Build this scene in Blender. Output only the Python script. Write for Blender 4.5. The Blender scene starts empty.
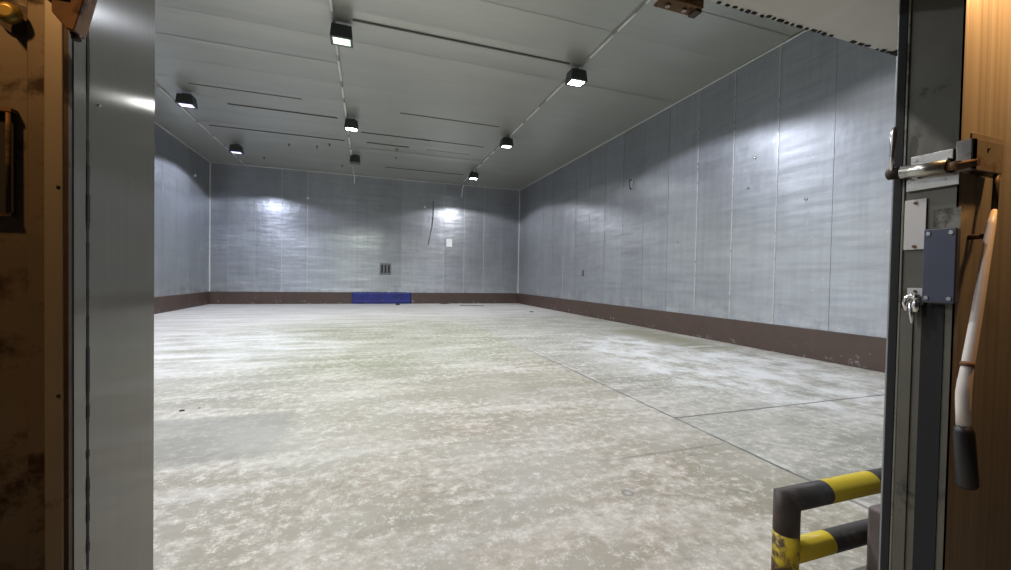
import bpy, bmesh, math, random
from mathutils import Vector, Matrix
random.seed(7)
C = bpy.context.scene.collection
sc = bpy.context.scene

# ------------------------------------------------------------------ dimensions
XL, XR, YB, H, K = -7.03, 8.385, 22.66, 6.642, 0.59
DL, DR, DY, DH = -0.47, 2.127, 1.161, 2.48
YL, YR = 0.878, 0.944            # outer faces of the left and right jamb
P = 1.14                         # width of an insulated panel

# ------------------------------------------------------------------ helpers
def link(name, bm, mats, parent=None, smooth=False, bevel=0.0, seg=2):
    me = bpy.data.meshes.new(name)
    bmesh.ops.recalc_face_normals(bm, faces=bm.faces)
    bm.to_mesh(me); bm.free()
    if not isinstance(mats, (list, tuple)): mats = [mats]
    for m in mats: me.materials.append(m)
    o = bpy.data.objects.new(name, me); C.objects.link(o)
    if smooth:
        for p in me.polygons: p.use_smooth = True
    if bevel:
        b = o.modifiers.new('bevel', 'BEVEL'); b.width = bevel; b.segments = seg
        b.limit_method = 'ANGLE'; b.angle_limit = math.radians(35)
        for p in me.polygons: p.use_smooth = True
        w = o.modifiers.new('wn', 'WEIGHTED_NORMAL'); w.keep_sharp = False
    if parent: o.parent = parent
    return o

def tag(o, label=None, cat=None, group=None, kind=None):
    if label: o['label'] = label
    if cat: o['category'] = cat
    if group: o['group'] = group
    if kind: o['kind'] = kind
    return o

def struct(name, bm, mats, **k):
    return tag(link(name, bm, mats, **k), kind='structure')

def thing(name, loc, label, cat, group=None):
    o = bpy.data.objects.new(name, None); C.objects.link(o); o.location = loc
    o.empty_display_size = .1
    return tag(o, label, cat, group)

def box(bm, x0, x1, y0, y1, z0, z1, mat=0, M=None):
    vs = [Vector((x, y, z)) for x in (x0, x1) for y in (y0, y1) for z in (z0, z1)]
    if M is not None: vs = [M @ v for v in vs]
    v = [bm.verts.new(c) for c in vs]
    fs = [(0,1,3,2),(4,6,7,5),(0,4,5,1),(2,3,7,6),(0,2,6,4),(1,5,7,3)]
    out = []
    for f in fs:
        g = bm.faces.new([v[i] for i in f]); g.material_index = mat; out.append(g)
    return out

def frame(d):
    d = d.normalized()
    up = Vector((0, 0, 1)) if abs(d.z) < .9 else Vector((0, 1, 0))
    a = d.cross(up).normalized(); return a, d.cross(a).normalized()

def tube(bm, pts, r, n=24, caps=True, mats=None):
    """round tube along a polyline with mitred corners; r is one number or one per point"""
    pts = [Vector(p) for p in pts]
    rs = r if isinstance(r, (list, tuple)) else [r] * len(pts)
    d0 = (pts[1] - pts[0]).normalized(); a, b = frame(d0)
    ring = [pts[0] + (a * math.cos(t) + b * math.sin(t)) * rs[0] for t in [2*math.pi*i/n for i in range(n)]]
    rings = [ring]; dirs = [(pts[i+1]-pts[i]).normalized() for i in range(len(pts)-1)]
    for i in range(1, len(pts)):
        din = dirs[i-1]
        nrm = (din + dirs[i]).normalized() if i < len(pts)-1 else din
        k = rs[i] / rs[i-1] if rs[i-1] else 1
        new = []
        for v in rings[-1]:
            # scale about the axis, then slide along the segment to the mitre plane
            c = pts[i-1] + din * (v - pts[i-1]).dot(din)
            w = c + (v - c) * k
            t = (pts[i] - w).dot(nrm) / din.dot(nrm)
            new.append(w + din * t)
        rings.append(new)
    vv = [[bm.verts.new(c) for c in rg] for rg in rings]
    for i in range(len(vv)-1):
        for j in range(n):
            f = bm.faces.new((vv[i][j], vv[i][(j+1)%n], vv[i+1][(j+1)%n], vv[i+1][j]))
            f.smooth = True
            if mats: f.material_index = mats[i]
    if caps:
        f = bm.faces.new(vv[0]); f.material_index = mats[0] if mats else 0
        f = bm.faces.new(vv[-1]); f.material_index = mats[-1] if mats else 0
    return vv

def sphere(bm, c, r, sx=1, sy=1, sz=1, u=20, v=12):
    M = Matrix.Translation(c) @ Matrix.Diagonal((sx, sy, sz, 1))
    g = bmesh.ops.create_uvsphere(bm, u_segments=u, v_segments=v, radius=r, matrix=M)
    for vv in g['verts']:
        for f in vv.link_faces: f.smooth = True

def lump(bm, c, r, seed, sx=1, sy=1, sz=.5):
    rnd = random.Random(seed)
    g = bmesh.ops.create_icosphere(bm, subdivisions=2, radius=r)
    for v in g['verts']:
        v.co *= rnd.uniform(.72, 1.15)
        v.co = Vector((v.co.x*sx, v.co.y*sy, max(v.co.z*sz, -r*sz*.5))) + Vector(c)

# ------------------------------------------------------------------ materials
class NT:
    def __init__(s, name):
        s.m = bpy.data.materials.new(name); s.m.use_nodes = True
        s.t = s.m.node_tree; s.n = s.t.nodes; s.l = s.t.links
        s.b = s.n['Principled BSDF']
        s.tc = s.n.new('ShaderNodeTexCoord')
    def put(s, sock, val):
        if hasattr(val, 'is_output') or isinstance(val, bpy.types.NodeSocket): s.l.new(val, sock)
        else: sock.default_value = val
    def xyz(s, scale=(1,1,1), loc=(0,0,0), rot=(0,0,0)):
        m = s.n.new('ShaderNodeMapping'); m.inputs['Scale'].default_value = scale
        m.inputs['Location'].default_value = loc; m.inputs['Rotation'].default_value = rot
        s.l.new(s.tc.outputs['Object'], m.inputs['Vector']); return m.outputs[0]
    def sep(s):
        n = s.n.new('ShaderNodeSeparateXYZ'); s.l.new(s.tc.outputs['Object'], n.inputs[0]); return n.outputs
    def noise(s, vec, scale, detail=4, rough=.55, dist=0):
        n = s.n.new('ShaderNodeTexNoise'); s.l.new(vec, n.inputs['Vector'])
        n.inputs['Scale'].default_value = scale; n.inputs['Detail'].default_value = detail
        n.inputs['Roughness'].default_value = rough; n.inputs['Distortion'].default_value = dist
        return n.outputs['Fac']
    def ramp(s, fac, stops, interp='LINEAR'):
        n = s.n.new('ShaderNodeValToRGB'); s.l.new(fac, n.inputs[0]); n.color_ramp.interpolation = interp
        e = n.color_ramp.elements
        while len(e) < len(stops): e.new(.5)
        for k, (p, c) in zip(e, stops):
            k.position = p; k.color = (c, c, c, 1) if not isinstance(c, tuple) else (*c, 1)
        return n.outputs[0]
    def step(s, v, a, b):
        n = s.n.new('ShaderNodeMapRange'); n.interpolation_type = 'SMOOTHSTEP'
        s.put(n.inputs[0], v); n.inputs[1].default_value = a; n.inputs[2].default_value = b
        return n.outputs[0]
    def math(s, op, a, b=0, c=None):
        n = s.n.new('ShaderNodeMath'); n.operation = op; s.put(n.inputs[0], a); s.put(n.inputs[1], b)
        if c is not None: s.put(n.inputs[2], c)
        return n.outputs[0]
    def mix(s, fac, a, b, blend='MIX'):
        n = s.n.new('ShaderNodeMix'); n.data_type = 'RGBA'; n.blend_type = blend
        s.put(n.inputs[0], fac)
        for i, v in ((6, a), (7, b)):
            if isinstance(v, tuple): v = (*v, 1)
            s.put(n.inputs[i], v)
        return n.outputs[2]
    def bump(s, h, strength=.3, dist=.01, nrm=None):
        n = s.n.new('ShaderNodeBump'); n.inputs['Strength'].default_value = strength
        n.inputs['Distance'].default_value = dist; s.l.new(h, n.inputs['Height'])
        if nrm is not None: s.l.new(nrm, n.inputs['Normal'])
        return n.outputs[0]
    def out(s, color=None, rough=.5, metal=0, normal=None, **k):
        if isinstance(color, tuple): color = (*color, 1)
        s.put(s.b.inputs['Base Color'], color); s.put(s.b.inputs['Roughness'], rough)
        s.put(s.b.inputs['Metallic'], metal)
        if normal is not None: s.l.new(normal, s.b.inputs['Normal'])
        for a, v in k.items(): s.put(s.b.inputs[a.replace('_', ' ')], v)
        return s.m

def simple(name, col, rough=.5, metal=0, var=.12, scale=20, dirt=None, bump=.15, dscale=9, dlo=.55):
    t = NT(name); v = t.xyz()
    n = t.noise(v, scale, 5)
    c = t.mix(t.ramp(n, [(.3, 0), (.7, 1)]), tuple(x*(1-var) for x in col), tuple(min(1, x*(1+var)) for x in col))
    r = rough
    if dirt:
        d = t.ramp(t.noise(v, dscale, 6, .65), [(dlo, 0), (dlo+.1, 1)])
        c = t.mix(d, c, dirt); r = t.math('MULTIPLY_ADD', d, .3, rough)
    return t.out(c, r, metal, t.bump(n, bump, .002))

def mat_wall(name, along, u0, base=(.355,.375,.40), seed=0.0, rough=.42):
    """stucco-embossed zinc sheet; along = axis of the wall (0 x, 1 y)"""
    t = NT(name)
    p = t.xyz(loc=(seed, seed*1.7, 0)); s = t.sep(); u = s[along]; z = s[2]
    big = t.noise(p, .45, 3, .5)
    mid = t.noise(t.xyz(scale=(1, 1, .45), loc=(seed, 3, 0)), 2.2, 5, .6)
    hor = t.noise(t.xyz(scale=(.5, .5, 5), loc=(seed, 0, 0)), 1.3, 4, .6)     # horizontal wipe marks
    ver = t.noise(t.xyz(scale=(7, 7, .12), loc=(seed, 0, 0)), 1.5, 3, .5)       # rolled sheet streaks
    # one value for each panel
    pid = t.math('FLOOR', t.math('DIVIDE', t.math('SUBTRACT', u, u0), P))
    wn = t.n.new('ShaderNodeTexWhiteNoise'); wn.noise_dimensions = '1D'; t.l.new(t.math('ADD', pid, seed), wn.inputs['W'])
    pv = wn.outputs['Value']
    k = t.math('MULTIPLY_ADD', pv, .12, .90)
    k = t.math('MULTIPLY', k, t.math('MULTIPLY_ADD', mid, .34, .83))
    k = t.math('MULTIPLY', k, t.math('MULTIPLY_ADD', hor, .30, .85))
    k = t.math('MULTIPLY', k, t.math('MULTIPLY_ADD', ver, .20, .90))
    c = t.mix(1, base, k, 'MULTIPLY')
    # small scuffs, bare spots
    sp = t.ramp(t.noise(p, 9, 4, .6), [(.70, 0), (.735, 1)])
    c = t.mix(t.math('MULTIPLY', sp, .55), c, (.62,.63,.66))
    dk = t.ramp(t.noise(t.xyz(loc=(seed+9, 4, 2), scale=(1,1,.6)), 6, 3, .6), [(.72, 0), (.76, 1)])
    c = t.mix(t.math('MULTIPLY', dk, .4), c, (.20,.20,.21))
    # floury splashes just above the kerb
    low = t.math('MULTIPLY', t.step(z, 1.25, .55), t.ramp(t.noise(p, 2.6, 6, .7), [(.42, 0), (.7, 1)]))
    c = t.mix(t.math('MULTIPLY', low, .55), c, (.62,.63,.64))
    r = t.math('ADD', t.math('MULTIPLY_ADD', hor, .22, rough-.11), t.math('MULTIPLY', pv, .05))
    fine = t.noise(p, 60, 2, .5)
    n1 = t.bump(t.noise(t.xyz(scale=(1,1,.6), loc=(seed,1,5)), 1.6, 2, .5), .25, .05)
    n1 = t.bump(t.noise(t.xyz(scale=(2.2,2.2,.8), loc=(seed,7,5)), 3, 3, .6), .20, .02, n1)
    wave = t.noise(t.xyz(scale=(.5, .5, 2.2), loc=(seed, 0, 4)), 1.0, 2, .5)
    n1 = t.bump(wave, 1, .035, n1)
    n2 = t.bump(hor, .22, .02, n1)
    tg = t.n.new('ShaderNodeTangent'); tg.direction_type = 'RADIAL'; tg.axis = 'Z'
    t.l.new(tg.outputs[0], t.b.inputs['Tangent'])
    t.b.inputs['Anisotropic'].default_value = .5; t.b.inputs['Anisotropic Rotation'].default_value = .25
    return t.out(c, r, .6, t.bump(fine, .10, .004, n2))

def mat_ceiling():
    t = NT('ceiling sheet'); p = t.xyz(); s = t.sep()
    mid = t.noise(t.xyz(scale=(.35, 1.2, 1)), 1.6, 4, .6)
    st = t.noise(t.xyz(scale=(.15, 6, 1)), 1.4, 3, .5)
    k = t.math('MULTIPLY', t.math('MULTIPLY_ADD', mid, .12, .94), t.math('MULTIPLY_ADD', st, .12, .94))
    c = t.mix(1, (.55,.555,.50), k, 'MULTIPLY')
    r = t.math('MULTIPLY_ADD', mid, .10, .26)
    n1 = t.bump(st, .07, .02)
    return t.out(c, r, .6, t.bump(t.noise(p, 50, 2), .08, .004, n1))

def mat_floor():
    t = NT('worn concrete'); p = t.xyz(); s = t.sep(); x, y = s[0], s[1]
    warp = t.noise(p, 1.3, 4, .6)
    wx = t.math('ADD', x, t.math('MULTIPLY_ADD', warp, 1.2, -.6))
    wy = t.math('ADD', y, t.math('MULTIPLY_ADD', t.noise(t.xyz(loc=(5,8,0)), 1.1, 4, .6), 1.2, -.6))
    def blob(cx, cy, rx, ry, soft=.5):
        a = t.math('POWER', t.math('DIVIDE', t.math('SUBTRACT', wx, cx), rx), 2)
        b = t.math('POWER', t.math('DIVIDE', t.math('SUBTRACT', wy, cy), ry), 2)
        return t.step(t.math('ADD', a, b), 1+soft, 1-soft)
    def rect(x0, x1, y0, y1, e=.12):
        qx = t.math('ADD', t.math('MULTIPLY', wx, .15), t.math('MULTIPLY', x, .85)); qy = t.math('ADD', t.math('MULTIPLY', wy, .25), t.math('MULTIPLY', y, .75))
        a = t.math('MULTIPLY', t.step(qx, x0-e, x0+e), t.step(qx, x1+e, x1-e))
        b = t.math('MULTIPLY', t.step(qy, y0-e, y0+e), t.step(qy, y1+e, y1-e))
        return t.math('MULTIPLY', a, b)
    large = t.noise(p, .28, 5, .55, .4)
    med = t.noise(t.xyz(scale=(.8, 1.3, 1), loc=(2, 1, 0)), 1.5, 8, .66, .3)
    fine = t.noise(t.xyz(loc=(7, 3, 0)), 11, 8, .74)
    grit = t.noise(t.xyz(loc=(1, 6, 0)), 62, 5, .72)
    streak = t.noise(t.xyz(scale=(.28, 1.9, 1), loc=(0, 2, 0), rot=(0, 0, .08)), 1.5, 7, .64)
    col = t.mix(t.ramp(large, [(.38, 0), (.62, 1)]), (.30,.272,.205), (.375,.352,.29))
    # olive film, with the green tint of the middle lamps painted in
    col = t.mix(t.math('MULTIPLY', blob(0.3, 10.5, 3.6, 4.2, .45), .85), col, (.265,.275,.185))
    col = t.mix(t.math('MULTIPLY', blob(-3.6, 6.2, 2.8, 1.3), .5), col, (.25,.25,.18))
    # tan dust in the foreground
    tan = t.math('MULTIPLY', blob(1.0, 2.9, 1.6, 1.6, .7), t.ramp(med, [(.38, 0), (.58, 1)]))
    col = t.mix(t.math('MULTIPLY', tan, .6), col, (.33,.25,.18))
    # cleaner bluish-grey slab to the right of the joint
    right = t.step(x, 3.19, 3.21)
    col = t.mix(t.math('MULTIPLY', right, .5), col, (.30,.315,.30))
    col = t.mix(t.math('MULTIPLY', rect(-3.2, -.72, 3.75, 4.95, .08), .6), col, (.215,.21,.19))
    # powdery white: broad streaks, blotches, speckle; thinner on the damp patches
    patch = t.math('MAXIMUM', rect(-3.2, -.72, 3.75, 4.95, .08), t.math('MULTIPLY', blob(1.9, 5.4, 1.5, .6, .6), .6))
    keep = t.math('MULTIPLY_ADD', patch, -.75, 1)
    w1 = t.ramp(t.math('ADD', t.math('MULTIPLY', streak, .62), t.math('MULTIPLY', fine, .40)), [(.50, 0), (.60, 1)])
    w2 = t.ramp(t.math('ADD', t.math('MULTIPLY', med, .60), t.math('MULTIPLY', fine, .45)), [(.505, 0), (.63, 1)])
    w3 = t.ramp(t.math('ADD', t.math('MULTIPLY', fine, .55), t.math('MULTIPLY', grit, .45)), [(.525, 0), (.60, 1)])
    col = t.mix(t.math('MULTIPLY', t.math('MULTIPLY', w1, keep), .55), col, (.68,.65,.60))
    col = t.mix(t.math('MULTIPLY', t.math('MULTIPLY', w2, keep), .62), col, (.66,.635,.575))
    col = t.mix(t.math('MULTIPLY', t.math('MULTIPLY', w3, keep), .7), col, (.80,.77,.71))
    veil = t.math('MULTIPLY', t.ramp(t.noise(t.xyz(loc=(9, 1, 0)), .55, 6, .62), [(.44, 0), (.6, 1)]), .35)
    col = t.mix(veil, col, (.54,.53,.49))
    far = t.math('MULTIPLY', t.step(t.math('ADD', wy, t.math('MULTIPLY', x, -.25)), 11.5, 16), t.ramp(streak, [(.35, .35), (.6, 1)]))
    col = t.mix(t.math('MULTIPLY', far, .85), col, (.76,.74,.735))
    lf = t.math('MULTIPLY', blob(-3.9, 9.6, 3.2, 2.8, .6), t.ramp(t.math('ADD', t.math('MULTIPLY', streak, .5), t.math('MULTIPLY', med, .5)), [(.36, 0), (.62, 1)]))
    col = t.mix(t.math('MULTIPLY', lf, .8), col, (.80,.80,.81))
    rt = t.math('MULTIPLY', blob(6.1, 6.0, 1.9, 3.4, .6), t.ramp(t.noise(t.xyz(scale=(1.2,.8,1), loc=(4,4,0)), 1.8, 7, .7), [(.41, 0), (.58, 1)]))
    col = t.mix(t.math('MULTIPLY', rt, .9), col, (.80,.81,.82))
    # damp olive stains along the right wall
    ol = t.math('MULTIPLY', rect(6.7, 7.9, 7.0, 10.6, .4), t.ramp(streak, [(.38, 0), (.46, 1)]))
    col = t.mix(t.math('MULTIPLY', ol, .9), col, (.28,.27,.19))
    # dark crumbs and scratches
    d1 = t.ramp(t.noise(t.xyz(scale=(.7, 1.4, 1), loc=(11, 0, 0)), 5, 8, .78, .5), [(.33, 1), (.43, 0)])
    col = t.mix(t.math('MULTIPLY', d1, .5), col, (.20,.19,.17))
    d2 = t.ramp(grit, [(.30, 1), (.38, 0)])
    col = t.mix(t.math('MULTIPLY', d2, .35), col, (.22,.20,.18))
    # saw-cut joints
    jw = t.noise(t.xyz(loc=(3, 3, 3)), 3.5, 5, .7)
    jn = t.math('MULTIPLY_ADD', jw, .05, -.025)
    def line(v, at, w): return t.step(t.math('ABSOLUTE', t.math('SUBTRACT', t.math('ADD', v, jn), at)), w, w*.45)
    fade = t.ramp(t.noise(p, 1.1, 3), [(.30, .25), (.5, 1)])
    j1 = t.math('MULTIPLY', t.math('MULTIPLY', line(x, 3.2, .022), t.step(y, 9.5, 6.5)), t.ramp(t.noise(t.xyz(loc=(0, 9, 0)), 1.6, 5, .6), [(.36, .45), (.55, 1)]))
    j2 = t.math('MULTIPLY', t.math('MULTIPLY', line(y, 3.64, .020), right), fade)
    j3 = t.math('MULTIPLY', t.math('MULTIPLY', line(y, 2.93, .022), t.math('MULTIPLY', t.step(x, 1.7, 2.1), t.step(x, 3.2, 3.1))), .45)
    j4 = t.math('MULTIPLY', t.math('MULTIPLY', line(y, 11.2, .03), t.step(x, 2.5, 3.5)), .5)
    j = t.math('MAXIMUM', t.math('MAXIMUM', j1, j2), t.math('MAXIMUM', j3, j4))
    joint_hl = t.math('MULTIPLY', t.math('MAXIMUM', t.math('MULTIPLY', line(x, 3.255, .05), t.step(y, 9.5, 6.5)), t.math('MULTIPLY', line(y, 3.58, .05), right)), t.ramp(med, [(.45, 0), (.6, 1)]))  # pale highlight painted along one side of the joints
    col = t.mix(t.math('MULTIPLY', joint_hl, .35), col, (.68,.68,.67))
    col = t.mix(t.math('MULTIPLY', j, .85), col, (.10,.10,.095))
    # spalled spot and drain-like plug mark near the barrier
    def spot(cx, cy, r0, r1, amp=.12):
        n = t.math('MULTIPLY_ADD', t.noise(t.xyz(loc=(cx, cy, 0)), 7, 4, .6), amp, -amp/2)
        dx = t.math('POWER', t.math('SUBTRACT', x, cx), 2); dy = t.math('POWER', t.math('MULTIPLY', t.math('SUBTRACT', y, cy), 1.0), 2)
        d = t.math('ADD', t.math('SQRT', t.math('ADD', dx, dy)), n)
        return t.step(d, r1, r0)
    ch_o = spot(2.54, 2.23, .07, .11, .2); ch_i = spot(2.58, 2.21, .035, .07, .16)
    col = t.mix(t.math('MULTIPLY', ch_o, .6), col, (.26,.24,.18)); col = t.mix(t.math('MULTIPLY', ch_i, t.ramp(fine, [(.42, 0), (.5, 1)])), col, (.56,.55,.50))
    pl_o = spot(1.755, 2.438, .035, .05, .02); pl_i = spot(1.755, 2.438, .012, .03, .02)
    col = t.mix(t.math('MULTIPLY', pl_o, .7), col, (.18,.17,.16)); col = t.mix(t.math('MULTIPLY', pl_i, .8), col, (.45,.44,.42))
    hgt = t.math('ADD', t.math('MULTIPLY', fine, .6), t.math('MULTIPLY', grit, .4))
    hgt = t.math('SUBTRACT', t.math('SUBTRACT', hgt, t.math('MULTIPLY', j, 1.5)), t.math('MULTIPLY', pl_o, .6))
    n1 = t.bump(med, .25, .03)
    rr = t.math('MULTIPLY_ADD', med, .35, .38)
    return t.out(col, rr, 0, t.bump(hgt, .35, .012, n1))

def mat_kerb():
    t = NT('brown painted kerb'); p = t.xyz(); z = t.sep()[2]
    n = t.noise(p, 2.5, 5, .6)
    c = t.mix(n, (.052,.032,.025), (.092,.060,.048))
    rise = t.step(z, .52, .02)
    fl = t.math('MULTIPLY', t.math('ADD', t.math('MULTIPLY', rise, .13), t.noise(t.xyz(loc=(4,4,4)), 5.5, 7, .75)), 1)
    c = t.mix(t.math('MULTIPLY', t.ramp(fl, [(.70, 0), (.77, 1)]), .65), c, (.40,.37,.35))
    return t.out(c, .55, 0, t.bump(n, .2, .02))

def mat_reveal():
    t = NT('brushed door lining steel'); p = t.xyz()
    br = t.noise(t.xyz(scale=(60, 60, .8)), 3, 3, .6)
    st = t.noise(t.xyz(scale=(2, 2, 1)), 1.4, 4, .6)
    t.b.inputs['Specular IOR Level'].default_value = .36
    c = t.mix(1, (.19,.192,.172), t.math('MULTIPLY', t.math('MULTIPLY_ADD', br, .2, .9), t.math('MULTIPLY_ADD', st, .3, .85)), 'MULTIPLY')
    sp = t.ramp(t.noise(p, 26, 4, .7), [(.71, 0), (.76, 1)])
    c = t.mix(sp, c, (.10,.08,.06))
    tg = t.n.new('ShaderNodeTangent'); tg.direction_type = 'RADIAL'; tg.axis = 'Z'
    m = t.out(c, .11, .06, t.bump(br, .04, .001))
    t.b.inputs['Anisotropic'].default_value = .75; t.b.inputs['Anisotropic Rotation'].default_value = 0
    t.l.new(tg.outputs[0], t.b.inputs['Tangent'])
    return m

def mat_rib(name, col, rough=.33, rust=.5, seed=0):
    """galvanised sheet with vertical rolling marks"""
    t = NT(name)
    v = t.noise(t.xyz(scale=(38, 38, .25), loc=(seed, 0, 0)), 1.2, 4, .6)
    m2 = t.noise(t.xyz(loc=(seed, 2, 1)), 5, 6, .65)
    c = t.mix(t.ramp(v, [(.35, 0), (.65, 1)]), tuple(x*.72 for x in col), col)
    c = t.mix(t.math('MULTIPLY', t.ramp(m2, [(.56, 0), (.68, 1)]), rust), c, (.07,.045,.03))
    return t.out(c, rough, .65, t.bump(v, .35, .006))

M = dict(
    wall_back=mat_wall('back wall sheet', 0, -.6, seed=1.3, rough=.36),
    wall_right=mat_wall('right wall sheet', 1, 6.64, seed=4.1, base=(.35,.37,.40), rough=.46),
    wall_left=mat_wall('left wall sheet', 1, 6.64, seed=7.7),
    wall_front=mat_wall('front wall sheet', 0, -.6, seed=9.2),
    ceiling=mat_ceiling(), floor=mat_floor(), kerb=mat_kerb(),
    seam=simple('seam trim', (.50,.51,.53), .4, .3, dirt=(.25,.25,.25)),
    seam_dark=simple('dark seam flashing', (.15,.15,.14), .6),
    cornice=simple('corner trim', (.78,.79,.76), .4, .3),
    strip_white=simple('white conduit', (.88,.88,.86), .45),
    strip_grey=simple('grey joint strip', (.42,.42,.40), .5),
    reveal=mat_reveal(),
    reveal_dark=simple('olive steel lining', (.115,.110,.088), .5, .3, var=.2, scale=4, dirt=(.05,.048,.04), dscale=7, dlo=.6),
    lintel=simple('pale lintel lining', (.66,.66,.63), .5, .1, var=.10, scale=3, dirt=(.20,.19,.17), dscale=5, dlo=.66),
    rubber=simple('black rubber seal', (.010,.010,.011), .85),
    flange=simple('grey seal flange', (.27,.275,.29), .5, .2),
    frame_l=simple('scuffed steel frame', (.20,.17,.13), .5, .5, var=.25, scale=3, dirt=(.05,.035,.022), dscale=9, dlo=.50),
    angle_l=simple('bare steel angle', (.40,.37,.31), .42, .5, var=.15, scale=4, dirt=(.13,.09,.06), dscale=14, dlo=.60),
    leaf=mat_rib('rolled steel door sheet', (.56,.53,.48), .36, .15, 8),
    outer=mat_rib('outer cladding sheet', (.42,.42,.40), .4, .2, 11),
    yard=simple('outside concrete', (.22,.21,.19), .8, scale=3, dirt=(.12,.11,.1), dscale=2),
    rust=simple('rusty steel', (.16,.085,.04), .7, .3, var=.35, scale=14, dirt=(.045,.028,.018), dscale=10, dlo=.5),
    rust_dark=simple('dark rusty steel', (.06,.042,.032), .6, .3, var=.3, dirt=(.02,.015,.012)),
    gold=simple('brass coloured knob', (.42,.31,.09), .4, .5, dirt=(.10,.07,.03)),
    steel=simple('worn bright steel', (.52,.50,.46), .27, .85, var=.12, scale=12, dirt=(.14,.10,.07), dscale=12, dlo=.62),
    plate=simple('steel bracket plate', (.30,.28,.25), .4, .6, dirt=(.09,.06,.04)),
    chrome=simple('chrome', (.72,.72,.72), .14, .95, var=.05),
    screw=simple('screw head', (.42,.42,.42), .35, .8),
    label=simple('white plate', (.62,.60,.58), .5, 0, var=.06, scale=12, dirt=(.34,.28,.25), dscale=8, dlo=.66),
    olive=simple('olive painted patch', (.20,.19,.15), .5, .2, dirt=(.07,.065,.055), dscale=12, dlo=.52),
    bluebox=simple('slate blue plastic', (.055,.062,.098), .42, 0, var=.05),
    lever=simple('chipped white paint', (.72,.66,.62), .42, 0, var=.07, dirt=(.34,.20,.15), dscale=14, dlo=.66),
    grip=simple('black rubber grip', (.016,.015,.018), .42),
    yellow=simple('yellow barrier paint', (.66,.50,.018), .42, 0, var=.08, scale=8, dirt=(.16,.11,.03), dscale=9, dlo=.66),
    yellow_worn=simple('chipped yellow paint', (.60,.45,.02), .5, 0, var=.1, scale=8, dirt=(.085,.05,.03), dscale=9, dlo=.43),
    black=simple('black barrier paint', (.040,.035,.033), .5, 0, var=.25, scale=6, dirt=(.095,.085,.08), dscale=7, dlo=.5),
    black_rust=simple('rusty black paint', (.045,.032,.027), .55, 0, var=.3, scale=6, dirt=(.10,.065,.045), dscale=8, dlo=.52),
    mauve=simple('mauve brown post paint', (.16,.13,.125), .55, 0, var=.12),
    blue=simple('blue plastic sheet', (.008,.014,.15), .5, 0, var=.4, scale=3, dirt=(.07,.06,.10), dscale=3.5, dlo=.58),
    lamp=simple('lamp housing', (.045,.05,.05), .45, .3),
    lamp_rim=simple('lamp rim', (.16,.16,.17), .35, .6),
    lens_off=simple('unlit lens', (.10,.10,.10), .2),
    vent=simple('grey vent plate', (.14,.145,.145), .45, .2),
    dark=simple('dark recess', (.015,.015,.015), .8),
    cable=simple('grey cable', (.12,.12,.12), .5),
    white=simple('notice white and stud glint', (.92,.92,.92), .4, var=.03),
    debris=simple('dark debris', (.035,.035,.045), .7),
    flake=simple('grey flake', (.16,.15,.13), .8),
)
def emis(name, col, s):
    t = NT(name); return t.out((.8,.8,.8), .3, 0, None, Emission_Color=(*col, 1), Emission_Strength=s)

# ------------------------------------------------------------------ room shell
def face_panels(length, height, x0, first, tilt=.0016, th=.08, seams=None, wide=(), seed=1):
    """sheet panels in the local plane: u to the right, w up, +n into the room (n<=0 is wall)"""
    rnd = random.Random(seed); bm = bmesh.new()
    cuts = [x0]; u = first
    while u - P > x0 + .05: u -= P
    while u < x0 + length - .05:
        if u > x0 + .05: cuts.append(u)
        u += P
    cuts.append(x0 + length)
    for a, b in zip(cuts, cuts[1:]):
        t1, t2 = rnd.uniform(-tilt, tilt), rnd.uniform(-tilt, tilt)
        nseg = 6
        for i in range(nseg):
            ua, ub = a + (b-a)*i/nseg, a + (b-a)*(i+1)/nseg
            def dd(u, w):
                s = (u-a)/(b-a)
                return -.004 + t1*(u-(a+b)/2) + t2*(w-height/2)*.5 - .0016*(1-(2*s-1)**2)
            vs = [bm.verts.new((u, dd(u, w), w)) for u, w in ((ua,0),(ub,0),(ub,height),(ua,height))]
            f = bm.faces.new(vs); f.smooth = True
        # closing back
    bmesh.ops.remove_doubles(bm, verts=bm.verts, dist=.00005)
    box(bm, x0, x0+length, -th-.05, -.03, 0, height)
    for k, u in enumerate(cuts[1:-1]):
        w = rnd.choice(seams or [.003, .006, .012])
        if any(abs(u-v) < .3 for v in wide): w = .03
        z1 = height - .02
        box(bm, u-w/2, u+w/2, -.02, .003, K, z1, mat=1 if w > .02 else 0)
    return bm

def place(bm, origin, ux, nx):
    """local (u, n, w) to world"""
    M4 = Matrix.Identity(4)
    for i in range(3):
        M4[i][0] = ux[i]; M4[i][1] = nx[i]; M4[i][2] = (0,0,1)[i]; M4[i][3] = origin[i]
    bmesh.ops.transform(bm, matrix=M4, verts=bm.verts)
    return bm

bm = place(face_panels(XR-XL, H, XL, -.6, seed=3, wide=(-4.0, -2.87, 3.99, 5.09, 6.25)), (0, YB, 0), (1,0,0), (0,-1,0))
struct('wall_back', bm, [M['wall_back'], M['seam']])
bm = place(face_panels(YB, H, 0.0, 6.64, seed=5, wide=(7.78, 6.64, 8.96, 17.0)), (XR, 0, 0), (0,1,0), (-1,0,0))
struct('wall_right', bm, [M['wall_right'], M['seam']])
bm = place(face_panels(YB, H, 0.0, 6.64, seed=8), (XL, 0, 0), (0,1,0), (1,0,0))
struct('wall_left', bm, [M['wall_left'], M['seam']])
bm = bmesh.new()                                                   # wall with the doorway
box(bm, XL, DL-.012, YL+.055, DY, 0, H); box(bm, DR+.03, XR, YL+.03, DY, 0, H)
box(bm, DL-.012, DR+.03, YL+.03, DY, DH+.015, H)
struct('wall_front', bm, M['wall_front'])
bm = bmesh.new()
box(bm, XL-2, XR+2, -4, YB+.3, -.2, 0)
struct('floor', bm, M['floor'])

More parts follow.
